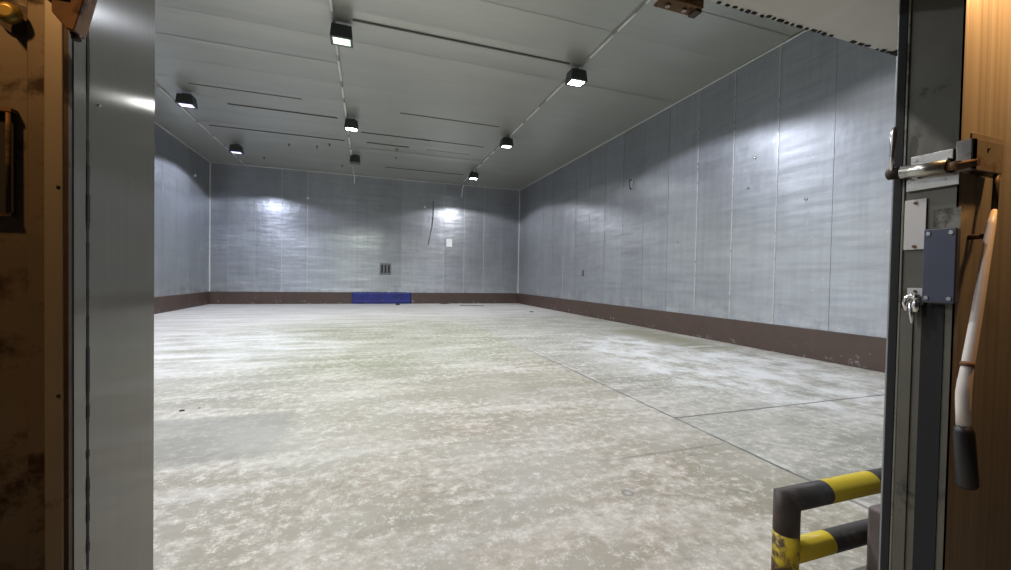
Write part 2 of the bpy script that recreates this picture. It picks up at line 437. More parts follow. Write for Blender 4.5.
# ceiling: panels run across the hall, slightly dished
bm = bmesh.new(); rnd = random.Random(21)
xs = [XL, -5.55, -.70, 4.80, XR]
for xa, xb in zip(xs, xs[1:]):
    y = 8.95 - 7*P - .3
    while y < YB:
        a, b = max(y, .9), min(y+P, YB)
        y += P
        if b <= a: continue
        sag = rnd.uniform(.004, .013); off = rnd.uniform(-.004, .004); tl = rnd.uniform(-.004, .004)
        n = 10; prev = None
        for i in range(n+1):
            s = i/n; yy = a+(b-a)*s; z = H + off + tl*(s-.5) - sag*(1-(2*s-1)**2)
            row = [bm.verts.new((xx, yy, z)) for xx in (xa, xb)]
            if prev:
                f = bm.faces.new((prev[0], prev[1], row[1], row[0])); f.smooth = True
            prev = row
box(bm, XL-.1, XR+.1, .9, YB+.1, H+.03, H+.18)
def dseam(x0, x1, y, h=.045): box(bm, x0, x1, y-.02, y+.02, H-h*.62, H+.01, mat=1)
dseam(-.35, 4.5, 8.95, .05); dseam(-4.7, -1.9, 13.5, .03); dseam(-4.1, -1.0, 14.66, .06); dseam(-5.3, -.9, 17.0, .06)
dseam(.9, 4.2, 13.5, .03); dseam(-.3, 2.2, 15.8, .05); dseam(1.6, 4.3, 15.8, .03); dseam(-.1, 1.5, 16.94, .05); dseam(.7, 4.5, 20.4, .06); dseam(2.2, 4.0, 17.0, .02)
struct('ceiling', bm, [M['ceiling'], M['seam_dark']])

# cove trims in the corners
bm = bmesh.new(); box(bm, XL, XR, YB-.05, YB, H-.05, H-.014); struct('trim_1', bm, M['cornice'], bevel=.012)
bm = bmesh.new(); box(bm, XR-.05, XR, DY, YB-.05, H-.05, H-.014); struct('trim_2', bm, M['cornice'], bevel=.012)
bm = bmesh.new(); box(bm, XL, XL+.05, DY, YB-.05, H-.05, H-.014); struct('trim_3', bm, M['cornice'], bevel=.012)
bm = bmesh.new(); box(bm, XR-.045, XR, YB-.045, YB, K, H-.05); struct('trim_4', bm, M['cornice'], bevel=.01)
bm = bmesh.new(); box(bm, XL, XL+.045, YB-.045, YB, K, H-.05); struct('trim_5', bm, M['cornice'], bevel=.01)

# brown kerbs
kw = .035
bm = bmesh.new(); box(bm, XL, XR, YB-kw, YB, 0, K); struct('baseboard_back', bm, M['kerb'], bevel=.01)
bm = bmesh.new(); box(bm, XR-kw, XR, DY, YB-kw, 0, K); struct('baseboard_right', bm, M['kerb'], bevel=.01)
bm = bmesh.new(); box(bm, XL, XL+kw, DY, YB-kw, 0, K); struct('baseboard_left', bm, M['kerb'], bevel=.01)
bm = bmesh.new(); box(bm, XL+kw, DL-.15, DY, DY+kw, 0, K); box(bm, DR+.35, XR-kw, DY, DY+kw, 0, K)
struct('baseboard_front', bm, M['kerb'], bevel=.01)

# joint strips with the lamp conduit, white pieces between darker ones
def conduit(n, x, y0, y1, seed, w=.05):
    rnd = random.Random(seed); bm = bmesh.new(); y = y0
    box(bm, x-.035, x+.035, y0, y1, H-.024, H-.008, mat=1)
    while y < y1:
        L = rnd.uniform(.55, 1.5); g = rnd.uniform(.12, .5)
        tube(bm, [(x, y, H-.045), (x, min(y+L, y1), H-.045)], w/2, 10, mats=[0])
        tube(bm, [(x, y+L*.5, H-.045), (x, min(y+L+g, y1), H-.045)], w/2*.8, 8, mats=[1])
        y += L+g
    struct('trim_%d' % n, bm, [M['strip_white'], M['strip_grey']])
conduit(6, -5.55, 1.3, YB-.1, 5, .04); conduit(7, -.72, 1.3, YB-.1, 6, .06); conduit(8, 4.80, 1.3, YB-.1, 7, .05)

# ------------------------------------------------------------------ doorway linings
bm = bmesh.new(); box(bm, DL-.012, DL, .9275, DY+.004, 0, DH+.015); struct('trim_9', bm, M['reveal'])          # left lining sheet
bm = bmesh.new(); box(bm, DL-.0068, DL+.0005, YL+.011, .9215, 0, DH+.015); struct('trim_10', bm, M['reveal'])   # outer strip of the left lining
bm = bmesh.new()                                                                                         # ragged dark sealant line
rnd = random.Random(2); z = 0
while z < DH:
    h = rnd.uniform(.01, .03); e = rnd.uniform(0, .0014)
    box(bm, DL-.01, DL+.0008+e, .9215-e*.6, .9275+e*.6, z, min(z+h, DH)); z += h
struct('trim_11', bm, M['rubber'])
bm = bmesh.new(); box(bm, DR+.014, DR+.03, YL+.03, 1.10, 0, DH+.015); struct('trim_12', bm, M['reveal_dark'])
bm = bmesh.new(); box(bm, DR+.012, DR+.03, 1.10, DY+.004, 0, DH); struct('trim_14', bm, M['flange'], bevel=.003)
# lintel lining
bm = bmesh.new(); box(bm, DL, DR-.002, YL+.03, DY, DH, DH+.015); struct('trim_17', bm, M['lintel'])
bm = bmesh.new(); rnd = random.Random(9); x = DL+.05                                                       # torn dark seal along its inner edge
while x < DR-.06:
    w = rnd.uniform(.008, .028); h = rnd.uniform(.002, .006)
    if rnd.random() < .86:
        box(bm, x, x+w, DY-.008-rnd.uniform(0,.005), DY-.001, DH-h, DH+.004,
            M=Matrix.Translation((x, DY, DH)) @ Matrix.Rotation(rnd.uniform(-.25,.25), 4, 'Z') @ Matrix.Translation((-x, -DY, -DH)))
    x += w + rnd.uniform(.008, .026)
box(bm, DR-.045, DR-.002, YR, DY-.004, DH-.006, DH+.001)  # dark strip standing in for the corner shade at the lintel's right end
struct('trim_18', bm, M['rubber'])

# outside face: left frame angle, right frame, door leaf
bm = bmesh.new()
box(bm, DL-.033, DL-.007, YL, YL+.05, 0, DH+.1)
for zz in (1.635, 1.29, 2.0, .8): tube(bm, [(DL-.014, YL-.002, zz), (DL-.014, YL+.01, zz)], .0035, 12, mats=[1])
struct('trim_19', bm, [M['angle_l'], M['dark']], bevel=.003)
bm = bmesh.new(); box(bm, DL-.007, DL-.001, YL+.0005, YL+.01, 0, DH+.1); struct('trim_20', bm, M['rust_dark'])
bm = bmesh.new()
box(bm, -.531, DL-.033, YL+.012, YL+.05, 0, DH+.1)
box(bm, -3.2, -.531, YL+.022, YL+.055, 0, 3.2)
struct('trim_21', bm, M['frame_l'], bevel=.003)

# --- the insulated sliding door, pushed open to the right. Everything mounted on it is measured
# at the doorway's depth and then brought to the door's own depth in front of the wall.
SD = .72
first_on_door = set(bpy.data.objects)
door = bpy.data.objects.new('door_1', None); C.objects.link(door); door.location = (DR, YR, -.57); door['kind'] = 'structure'
def kid(name, bm, m, parent, label=None, **k):
    o = link(name, bm, m, **k); o.parent = parent
    o.matrix_parent_inverse = Matrix.Translation(-Vector(parent.location))
    if label: o['label'] = label
    return o
ZB, ZT = -.56, 3.45
bm = bmesh.new(); box(bm, DR+.004, 5.2, YR+.006, 1.145, ZB, ZT); kid('door_core', bm, M['outer'], door)
bm = bmesh.new()
x = DR+.0; rnd = random.Random(4)
box(bm, x, 5.2, YR+.001, YR+.006, ZB, ZT)
kid('front_sheet', bm, M['leaf'], door, 'brushed steel front sheet')
bm = bmesh.new(); box(bm, DR, DR+.004, YR+.001, 1.118, ZB, ZT); kid('edge_sheet', bm, M['reveal_dark'], door, 'dull olive steel on the edge of the door')
bm = bmesh.new(); box(bm, DR-.006, DR+.004, 1.1175, 1.148, ZB, ZT); kid('rubber_seal', bm, M['rubber'], door, 'black rubber seal', bevel=.003)
bm = bmesh.new(); box(bm, DR-.001, DR+.010, 1.1485, 1.1545, ZB, ZT); kid('seal_lip', bm, M['flange'], door, 'grey outer lip of the seal', bevel=.003)
bm = bmesh.new(); box(bm, DR-.005, DR+.001, 1.109, 1.1175, ZB, ZT); kid('seal_strip', bm, M['olive'], door, bevel=.002)
bm = bmesh.new(); box(bm, DR-.005, DR+.001, 1.066, 1.1085, ZB, 1.40); kid('guide_strip', bm, M['reveal_dark'], door, 'lighter olive strip', bevel=.002)
bm = bmesh.new(); box(bm, DR-.003, DR+.001, .972, 1.040, ZB, 1.425); kid('edge_groove', bm, M['rubber'], door, 'black groove below the blue box')

# outer cladding above and beside the opening, yard

# ------------------------------------------------------------------ door handle (long lever) + its bracket
def make_lever():
    t = thing('door_lever', (2.30, YR-.05, .72), 'long white lever with black grip hanging on the sliding door at right', 'door handle')
    y = YR-.055
    def G(x, z, d=0): k = (y+d)/YR; return (x*k, y+d, 1.5+(z-1.5)*k)
    bm = bmesh.new()
    pts = [G(2.367, 1.805, .01), G(2.347, 1.74), G(2.272, 1.38), G(2.222, 1.17), G(2.211, 1.12), G(2.206, 1.08), G(2.208, 1.03), G(2.218, .94)]
    tube(bm, pts, [.008, .013, .016, .018, .020, .021, .0205, .0205], 20)
    kid('lever_bar', bm, M['lever'], t, 'white painted bar, bent near the bottom')
    bm = bmesh.new()
    tube(bm, [G(2.214, .955), G(2.218, .93), G(2.254, .72), G(2.257, .71)], [.022, .029, .031, .027], 20)
    kid('grip', bm, M['grip'], t, 'black rubber grip')
    bm = bmesh.new()
    tube(bm, [G(2.226, 1.20, -.001), G(2.220, 1.185, -.001)], .0195, 20)
    kid('band', bm, M['rust'], t)
    bm = bmesh.new()
    tube(bm, [G(2.366, 1.795, .01), G(2.372, 1.90, .015), G(2.372, 1.945, .02)], .009, 10)
    kid('pivot_rod', bm, M['rust_dark'], t)
    bm = bmesh.new(); tube(bm, [G(2.338, 1.70, .004), (G(2.338, 1.70)[0], YR+.0015, G(2.338,1.70)[2])], .010, 10); kid('pivot_pin', bm, M['rust_dark'], t)
make_lever()

# barrel bolt on the right lining and the catch on the door
t = thing('barrel_bolt', (DR, 1.02, 1.93), 'worn steel barrel bolt screwed across the edge of the sliding door', 'bolt')
X = DR-.042
bm = bmesh.new(); tube(bm, [(X, 1.10, 1.963), (X, .958, 1.952)], .026, 24)
kid('barrel', bm, M['steel'], t)
bm = bmesh.new(); tube(bm, [(X, 1.150, 1.966), (X, 1.146, 1.966), (X, 1.101, 1.9635)], [.019, .024, .026], 20)
kid('end_cap', bm, M['rust_dark'], t, 'rusty end cap of the bolt')
bm = bmesh.new(); box(bm, DR-.014, DR-.001, .958, 1.088, 1.985, 2.025); box(bm, DR-.014, DR-.001, .938, 1.10, 1.885, 1.935)
tube(bm, [(DR-.016, 1.07, 2.005), (DR-.012, 1.07, 2.005)], .006, 10); tube(bm, [(DR-.016, .98, 1.912), (DR-.012, .98, 1.912)], .006, 10)
box(bm, DR-.03, DR-.001, 1.055, 1.075, 1.93, 1.99); box(bm, DR-.03, DR-.001, .965, .985, 1.93, 1.99)
kid('back_plate', bm, M['steel'], t, bevel=.003)
bm = bmesh.new(); tube(bm, [(X, .959, 1.952), (X, .925, 1.950), (X, .924, 1.950), (X, .875, 1.948)], [.017, .017, .013, .013], 16)
kid('bolt_rod', bm, M['rust'], t)
bm = bmesh.new()
tube(bm, [(X-.02, 1.126, 1.975), (X-.022, 1.124, 2.05), (X-.025, 1.119, 2.125), (X-.026, 1.116, 2.15)], [.007, .009, .0135, .008], 14)
kid('thumb_lever', bm, M['chrome'], t, 'bright upright thumb lever')

t = thing('bolt_catch', (2.33, YR-.06, 1.95), 'grey steel catch plate on the ribbed door beside the barrel bolt', 'catch')
bm = bmesh.new()
box(bm, 2.19, 2.40, YR-.004, YR+.001, 1.94, 2.09); box(bm, 2.10, 2.13, YR-.045, YR+.001, 1.93, 2.045)
box(bm, 2.10, 2.30, YR-.045, YR-.039, 1.93, 2.045); box(bm, 2.23, 2.30, YR-.039, YR-.002, 1.93, 1.937)
kid('catch_plate', bm, M['plate'], t, bevel=.002)
bm = bmesh.new(); box(bm, 2.13, 2.23, YR-.039, YR-.004, 1.934, 1.939)
kid('slot', bm, M['dark'], t)
bm = bmesh.new(); tube(bm, [(2.20, YR-.049, 2.015), (2.20, YR-.044, 2.015)], .006, 10); kid('screw', bm, M['rust_dark'], t)

# white plate, blue box, patches on right lining
def pbox(y0, y1, z0, z1, t0=.001, t1=.004):
    bm = bmesh.new(); box(bm, DR-t1, DR-t0, y0, y1, z0, z1); return bm
t = thing('notice_plate', (DR, 1.07, 1.64), 'blank white plate screwed to the door edge, above left of the blue box', 'plate')
kid('plate', pbox(1.035, 1.106, 1.645, 1.850, .002, .007), M['label'], t, bevel=.002)
for yy, zz in ((1.07, 1.835), (1.07, 1.658)):
    bm = bmesh.new(); tube(bm, [(DR-.012, yy, zz), (DR-.006, yy, zz)], .006, 12); kid('screw', bm, M['rust'], t)
t = thing('junction_box', (DR, .98, 1.43), 'slate blue plastic box with four corner screws on the door edge', 'box')
kid('box_body', pbox(.931, 1.024, 1.434, 1.718, .001, .030), M['bluebox'], t, bevel=.006)
kid('box_cover', pbox(.929, 1.026, 1.432, 1.720, .0295, .037), M['bluebox'], t, bevel=.005)
for yy, zz in ((.944, 1.702), (1.011, 1.702), (.944, 1.45), (1.011, 1.45)):
    bm = bmesh.new(); tube(bm, [(DR-.040, yy, zz), (DR-.036, yy, zz)], .0075, 14)
    kid('screw', bm, M['screw'], t, bevel=.001)
t = thing('padlock_hasp', (DR, 1.06, 1.40), 'chrome hasp hanging from a small steel plate under the white plate', 'hasp')
kid('plate', pbox(1.036, 1.088, 1.42, 1.488, .002, .006), M['label'], t, bevel=.001)
bm = bmesh.new(); tube(bm, [(DR-.010, 1.062, 1.475), (DR-.006, 1.062, 1.475)], .005, 12); kid('screw', bm, M['rust_dark'], t)
bm = bmesh.new()
Xh = DR-.022
tube(bm, [(Xh, 1.052, 1.455), (Xh, 1.062, 1.458), (Xh, 1.078, 1.448), (Xh, 1.086, 1.425), (Xh, 1.080, 1.395)], [.008,.010,.011,.010,.007], 14)
tube(bm, [(Xh, 1.050, 1.45), (Xh-.004, 1.048, 1.42), (Xh-.004, 1.046, 1.392)], [.010, .012, .010], 14)
sphere(bm, (Xh-.002, 1.050, 1.452), .015); tube(bm, [(DR-.004, 1.056, 1.45), (Xh, 1.056, 1.45)], .009, 12)
kid('hook', bm, M['chrome'], t, smooth=True)
bm = bmesh.new(); tube(bm, [(Xh-.003, 1.068, 1.43), (Xh-.004, 1.062, 1.39), (Xh-.004, 1.058, 1.345)], [.007, .008, .006], 12)
kid('pin', bm, M['chrome'], t)
o = link('jamb_patch', pbox(.935, 1.015, 1.722, 1.80, .001, .0025), M['olive'])
tag(o, 'faded olive patch on the door edge just above the blue box', 'patch')

# bring the door and its fittings to the door's depth
S4 = Matrix.Translation((0, 0, 1.5)) @ Matrix.Scale(SD, 4) @ Matrix.Translation((0, 0, -1.5))
for o in [o for o in bpy.data.objects if o not in first_on_door]:
    if o.type == 'MESH':
        o.data.transform(S4)
        for md in o.modifiers:
            if md.type == 'BEVEL': md.width *= SD
for o in [o for o in bpy.data.objects if o not in first_on_door and o.type == 'EMPTY']:
    o.location = S4 @ o.location
    for ch in bpy.data.objects:
        if ch.parent == o: ch.matrix_parent_inverse = Matrix.Translation(-Vector(o.location))
bm = bmesh.new(); box(bm, .9, 4.2, .62, .70, 2.93, 3.01); box(bm, 1.0, 4.1, .70, YL+.03, 2.95, 2.99)
for x in (1.9, 3.2): box(bm, x-.03, x+.03, .69, .73, 2.84, 2.95)
struct('trim_24', bm, M['rust_dark'], bevel=.004)

# ------------------------------------------------------------------ left outside fittings
t = thing('lock_keeper', (-.545, YL, 1.59), 'dark recessed keeper with upright rod on the frame left of the doorway', 'keeper')
bm = bmesh.new()
box(bm, -.61, -.549, YL+.0175, YL+.022, 1.585, 1.755)
kid('recess', bm, M['dark'], t)
bm = bmesh.new(); box(bm, -.60, -.547, YL+.008, YL+.022, 1.752, 1.758); kid('rim', bm, M['rust'], t)
bm = bmesh.new(); box(bm, -.60, -.547, YL+.008, YL+.022, 1.584, 1.590)
kid('rim', bm, M['rust'], t)
bm = bmesh.new(); tube(bm, [(-.5515, YL+.010, 1.59), (-.5515, YL+.010, 1.75)], .003, 12); kid('rod', bm, M['rust'], t)
t = thing('round_knob', (-.545, YL-.01, 1.895), 'round brass knob on the frame at the upper left edge', 'knob')
bm = bmesh.new(); tube(bm, [(-.545, YL+.021, 1.905), (-.545, YL+.012, 1.905), (-.545, YL+.004, 1.905), (-.545, YL-.004, 1.905), (-.545, YL-.007, 1.905)], [.008, .008, .016, .014, .008], 24)
kid('knob', bm, M['gold'], t, smooth=False)
bm = bmesh.new(); tube(bm, [(-.545, YL+.0215, 1.905), (-.545, YL+.017, 1.905)], .024, 24); kid('base_ring', bm, M['rust_dark'], t)
t = thing('hinge_bracket', (DL+.01, YL, 1.92), 'rusty brown steel bracket at the top of the left door jamb', 'bracket')
bm = bmesh.new()
vs = [(DL-.006, 2.2), (DL-.006, 1.905), (DL+.012, 1.882), (DL+.022, 1.880), (DL+.032, 1.92), (DL+.042, 1.965), (DL+.042, 2.2)]
a = [bm.verts.new((x, YL-.0005, z)) for x, z in vs]; b = [bm.verts.new((x, YL-.030, z)) for x, z in vs]
bm.faces.new(a); bm.faces.new(b[::-1])
for i in range(len(vs)): bm.faces.new((a[i], b[i], b[(i+1)%len(vs)], a[(i+1)%len(vs)]))
kid('bracket_plate', bm, M['rust'], t, bevel=.002)
bm = bmesh.new(); box(bm, DL-.022, DL+.014, YL-.036, YL-.0305, 1.93, 2.2); box(bm, DL-.022, DL-.013, YL-.036, YL+.002, 1.93, 2.2)
kid('hinge_strap', bm, M['rust'], t, bevel=.002)
bm = bmesh.new(); tube(bm, [(DL+.016, YL-.015, 1.885), (DL+.018, YL-.015, 1.872)], [.007, .006], 12); kid('bolt', bm, M['rust_dark'], t)
bm = bmesh.new(); sphere(bm, (DL+.001, .955, 1.80), .0028); o = link('rivet', bm, M['steel']); tag(o, 'tiny bright rivet on the left door jamb', 'rivet')

# rusty bracket on the lintel edge
t = thing('lintel_bracket', (1.0, DY+.02, 2.40), 'rusty angle bracket hanging from the middle of the door lintel', 'bracket')
bm = bmesh.new(); box(bm, .93, 1.10, DY+.002, DY+.055, 2.452, 2.462); box(bm, .93, 1.10, DY+.002, DY+.010, 2.462, 2.56)
kid('angle', bm, M['rust'], t, bevel=.002)
bm = bmesh.new(); box(bm, 1.075, 1.104, DY+.012, DY+.052, 2.444, 2.452)
kid('stop', bm, M['rust_dark'], t, bevel=.002)
for x in (.97, 1.04):
    bm = bmesh.new(); tube(bm, [(x, DY+.03, 2.444), (x, DY+.03, 2.452)], .009, 6); kid('bolt', bm, M['plate'], t)

# ------------------------------------------------------------------ barrier
RB, yb = .057, 1.45
t = thing('barrier_rail', (1.96, yb, 0), 'black and yellow striped tubular barrier rail inside the doorway at right', 'barrier')
zt, zl, xe = .436, .172, 3.05
bm = bmesh.new()
tube(bm, [(1.962, yb, .28), (1.962, yb, zt), (2.215, yb, zt), (2.57, yb, zt), (2.95, yb, zt), (xe, yb, zt), (xe, yb, .30), (xe, yb, .15), (xe, yb, .001)], RB, 32, mats=[1,0,2,0,2,0,2,0])
kid('top_rail', bm, [M['black'], M['black_rust'], M['yellow']], t, 'rail in black and yellow bands')
bm = bmesh.new(); tube(bm, [(1.962, yb, .001), (1.962, yb, .2795)], RB*.998, 32)
kid('post', bm, M['yellow_worn'], t, 'post with chipped yellow paint')
bm = bmesh.new(); tube(bm, [(1.99, yb, zl), (2.25, yb, zl), (2.64, yb, zl), (xe-.03, yb, zl)], RB*.95, 32, mats=[0,1,0])
kid('lower_rail', bm, [M['yellow'], M['black']], t, 'lower rail, yellow then black')
for x in (1.962, xe):
    bm = bmesh.new(); box(bm, x-.09, x+.09, yb-.09, yb+.09, .0005, .010); kid('base_plate', bm, M['black_rust'], t, bevel=.003)

bm = bmesh.new(); box(bm, 2.32, 2.43, 1.20, 1.32, .001, .425)
o = link('short_post', bm, M['mauve'], bevel=.022, seg=4)
tag(o, 'short mauve brown post beside the barrier, behind the right door seal', 'post')

# ------------------------------------------------------------------ ceiling lamps
HL = H-.06
def make_lamp(loc, label, lens_mat, power, color, group='floodlights in rows on the ceiling', size=1.0, drop=.0):
    r = thing('ceiling_lamp', loc, label, 'lamp', group)
    S = size
    def q(name, bm, m, **k):
        o = link(name, bm, m, **k); o.parent = r; return o
    bm = bmesh.new()                                          # tapered housing, body hangs below the conduit
    top, bot = [], []
    for lst, w, d, z in ((top, .19, .15, .255), (bot, .215, .17, .0)):
        for sx, sy in ((-1,-1),(1,-1),(1,1),(-1,1)): lst.append(bm.verts.new((sx*w*S, sy*d*S, z*S)))
    bm.faces.new(top); bm.faces.new(bot[::-1])
    for i in range(4): bm.faces.new((bot[i], bot[(i+1)%4], top[(i+1)%4], top[i]))
    for i in range(7):                                        # cooling fins
        x = (-.12+.04*i)*S; box(bm, x-.006, x+.006, -.12*S, .12*S, .25*S, .285*S)
    q('housing', bm, M['lamp'], bevel=.008)
    bm = bmesh.new()                                          # one closed ring
    ring = [[bm.verts.new((sx*w*S, sy*d*S, z)) for sx, sy in ((-1,-1),(1,-1),(1,1),(-1,1))] for w, d, z in
            ((.215,.17,.002),(.215,.17,-.022*S),(.165,.125,-.016*S),(.165,.125,.002))]
    for a in range(4):
        for i in range(4):
            bm.faces.new((ring[a][i], ring[a][(i+1)%4], ring[(a+1)%4][(i+1)%4], ring[(a+1)%4][i]))
    q('rim', bm, M['lamp_rim'])
    bm = bmesh.new()
    n = 8; g = [[bm.verts.new((( -.164+.328*i/n)*S, (-.124+.248*j/n)*S, (-.012-.022*math.sin(math.pi*i/n)*math.sin(math.pi*j/n))*S)) for j in range(n+1)] for i in range(n+1)]
    for i in range(n):
        for j in range(n): bm.faces.new((g[i][j], g[i+1][j], g[i+1][j+1], g[i][j+1]))
    q('lens', bm, lens_mat, smooth=True)
    bm = bmesh.new(); hz = (H-.05-loc[2])
    tube(bm, [(-.10*S, 0, .24*S), (-.10*S, 0, hz), (.10*S, 0, hz), (.10*S, 0, .24*S)], .014, 8)
    q('bracket', bm, M['lamp'])
    if power:
        L = bpy.data.lights.new('lamp_light', 'SPOT'); L.energy = power; L.color = color
        L.spot_size = math.radians(152); L.spot_blend = .13; L.shadow_soft_size = .10
        lo = bpy.data.objects.new('lamp_light', L); C.objects.link(lo); lo.location = (0, 0, -.12*S); lo.parent = r
    return r
LZ = 6.27
e_blue = emis('lit violet white lens', (.70,.60,1), 1.3); e_green = emis('lit greenish lens', (.70,1,.66), 1.2)
e_white = emis('lit white lens', (.93,.95,1), 26); e_dim = emis('dim white lens', (1,1,.98), 6)
cb, cg, cw = (.79,.83,1), (.95,1,.86), (.87,.90,1)
PW = 330
make_lamp((-.56, 9.15, LZ), 'lit greenish floodlight nearest the camera on the middle ceiling strip', e_green, PW, cg)
make_lamp((4.75, 9.05, LZ), 'bright white floodlight nearest the camera on the right ceiling strip', e_white, PW*1.15, cw)
make_lamp((-4.98, 14.2, LZ), 'bright violet floodlight, nearer one on the left ceiling strip', e_blue, PW*1.2, cb)
make_lamp((-.56, 14.5, LZ), 'second lit floodlight on the middle ceiling strip, white', e_white, PW, cg)
make_lamp((-5.0, 19.0, LZ), 'violet floodlight, farther one on the left ceiling strip', e_blue, PW, cb)
make_lamp((4.73, 14.3, LZ), 'dim floodlight, middle one of the right ceiling strip', e_dim, PW*.25, (1,1,.97))
make_lamp((-.58, 19.1, LZ+.08), 'unlit dark floodlight farthest on the middle ceiling strip', M['lens_off'], 0, cw)
make_lamp((4.80, 19.5, LZ), 'small bright floodlight farthest on the right ceiling strip', e_white, PW*.95, (.95,.94,1))
make_lamp((-5.0, 9.1, LZ), 'floodlight on the left ceiling strip hidden behind the left door jamb', e_blue, PW*1.0, cb)
for x, w in ((-5.0, 'left'), (-.56, 'middle'), (4.75, 'right')):
    make_lamp((x, 4.0, LZ), 'floodlight on the %s ceiling strip above the doorway, hidden by the lintel' % w, e_white, PW*.95, (.97, .965, .98))

# ------------------------------------------------------------------ small things on the walls, ceiling and floor
def one(name, bm, m, label, cat, group=None, **k):
    return tag(link(name, bm, m, **k), label, cat, group)
t = thing('wall_vent', (.88, YB, 1.5), 'small grey wall vent with upright dark slots above the blue sheet', 'vent')
bm = bmesh.new(); box(bm, .60, 1.17, YB-.03, YB, 1.53, 2.13); kid('vent_plate', bm, M['vent'], t, bevel=.01)
for x in (.67, .84, 1.01):
    bm = bmesh.new(); box(bm, x, x+.09, YB-.034, YB-.029, 1.62, 2.04); kid('slot', bm, M['dark'], t)
t = thing('wall_notice', (4.25, YB, 3.1), 'small white notice on the back wall under the far right lamp', 'notice')
bm = bmesh.new(); box(bm, 4.09, 4.42, YB-.014, YB-.001, 3.15, 3.58); kid('sheet', bm, M['white'], t)
bm = bmesh.new(); box(bm, 4.07, 4.44, YB-.018, YB-.012, 3.58, 3.61); kid('clip', bm, M['strip_grey'], t)
t = thing('blue_sheet', (.74, YB-.05, 0), 'blue plastic sheet covering part of the brown kerb at the back wall', 'plastic sheet')
bm = bmesh.new(); n = 40; rnd = random.Random(3); g = []
for i in range(n+1):
    x = -.76 + 2.99*i/n; row = []
    for j in range(7):
        z = .002 + (K+.012)*j/6 + (rnd.uniform(-.012, .012) if j == 6 else 0)
        row.append((x, YB-kw-.016-.010*abs(math.sin(i*.9+j*.5))-(.03 if j == 0 else 0), z))
    g.append(row)
A = [[bm.verts.new(p) for p in r] for r in g]; B = [[bm.verts.new((p[0], p[1]+.008, p[2])) for p in r] for r in g]
for i in range(n):
    for j in range(6):
        bm.faces.new((A[i][j], A[i+1][j], A[i+1][j+1], A[i][j+1])); bm.faces.new((B[i][j], B[i][j+1], B[i+1][j+1], B[i+1][j]))
for i in range(n):
    bm.faces.new((A[i][6], A[i+1][6], B[i+1][6], B[i][6])); bm.faces.new((A[i][0], B[i][0], B[i+1][0], A[i+1][0]))
for j in range(6):
    bm.faces.new((A[0][j], A[0][j+1], B[0][j+1], B[0][j])); bm.faces.new((A[n][j], B[n][j], B[n][j+1], A[n][j+1]))
kid('sheet', bm, M['blue'], t, smooth=True)
for x in (-.6, .75, 2.1):
    bm = bmesh.new(); box(bm, x-.03, x+.03, YB-.066, YB-.03, K-.02, K+.02); kid('tape', bm, M['flake'], t)

bm = bmesh.new(); tube(bm, [(3.33, YB-.03, 5.6), (3.36, YB-.05, 4.9), (3.30, YB-.05, 4.2), (3.16, YB-.04, 3.5), (3.10, YB-.03, 3.2)], .015, 10)
one('hanging_cable', bm, M['cable'], 'grey cable hanging down the back wall left of the white notice', 'cable')
bm = bmesh.new(); tube(bm, [(4.98, YB-.35, H-.09), (4.98, YB-.07, H-.10), (4.96, YB-.05, H-.2), (4.90, YB-.05, 5.9)], .03, 10)
one('wall_conduit', bm, M['strip_white'], 'white conduit bending down the back wall behind the far right lamp', 'conduit')
bm = bmesh.new(); tube(bm, [(-.70, YB-.35, H-.07), (-.70, YB-.06, H-.09), (-.70, YB-.04, H-.2), (-.70, YB-.04, 6.2)], .022, 10)
one('wall_conduit', bm, M['strip_white'], 'short white conduit on the back wall behind the unlit lamp', 'conduit')
def stud(x, y, z, nrm, label, r=.04):
    bm = bmesh.new(); p = Vector((x, y, z)); d = Vector(nrm)
    tube(bm, [p, p+d*.02, p+d*.021, p+d*.06, p+d*.065], [r*1.6, r*1.6, r*.8, r*.8, r*.3], 14)
    one('wall_stud', bm, M['white'], label, 'stud', 'bright studs on the walls')  # white colour stands in for the glint of the metal
stud(-2.87, YB, 5.28, (0,-1,0), 'bright metal stud high on the back wall, left half')
stud(2.90, YB, 5.25, (0,-1,0), 'bright metal stud high on the back wall beside the hanging cable')
stud(XL, 20.9, 5.6, (1,0,0), 'small metal stud high on the left wall near the back corner')
t = thing('wall_hook', (XR, 11.84, 4.5), 'dark bent hook high on the right wall', 'hook')
bm = bmesh.new(); box(bm, XR-.012, XR-.001, 11.76, 11.92, 4.70, 4.92); kid('plate', bm, M['strip_grey'], t, bevel=.003)
bm = bmesh.new(); tube(bm, [(XR-.01, 11.84, 4.86), (XR-.09, 11.84, 4.84), (XR-.10, 11.84, 4.62), (XR-.06, 11.84, 4.54), (XR-.03, 11.84, 4.58)], .018, 10); kid('arm', bm, M['lamp'], t)
bm = bmesh.new(); box(bm, XR-.02, XR-.001, 14.98, 15.10, 1.62, 1.86); one('wall_stain', bm, M['vent'], 'small dull stain low on the right wall', 'plate', bevel=.004)  # wall stain built as a thin raised plate
for k, (y, z) in enumerate(((7.36, 3.69), (7.2, 4.35), (9.6, 2.6), (6.0, 3.2))):
    bm = bmesh.new(); tube(bm, [(XR-.0005, y, z), (XR-.008, y, z), (XR-.012, y, z)], [.03, .028, .012], 14)
    one('panel_rivet', bm, M['steel'], ['round steel rivet head on the right wall at mid height', 'round rivet head on the right wall near the bright reflection',
        'round rivet head low on the right wall, farthest of the rivets', 'round rivet head on the right wall nearest the door'][k], 'rivet', 'rivets on the right wall')
hooks = [(-1.99, 18.17), (-3.02, 18.31), (-4.41, 20.79), (-1.2, 20.88), (1.06, 17.35), (1.10, 18.54), (-1.49, 17.7)]
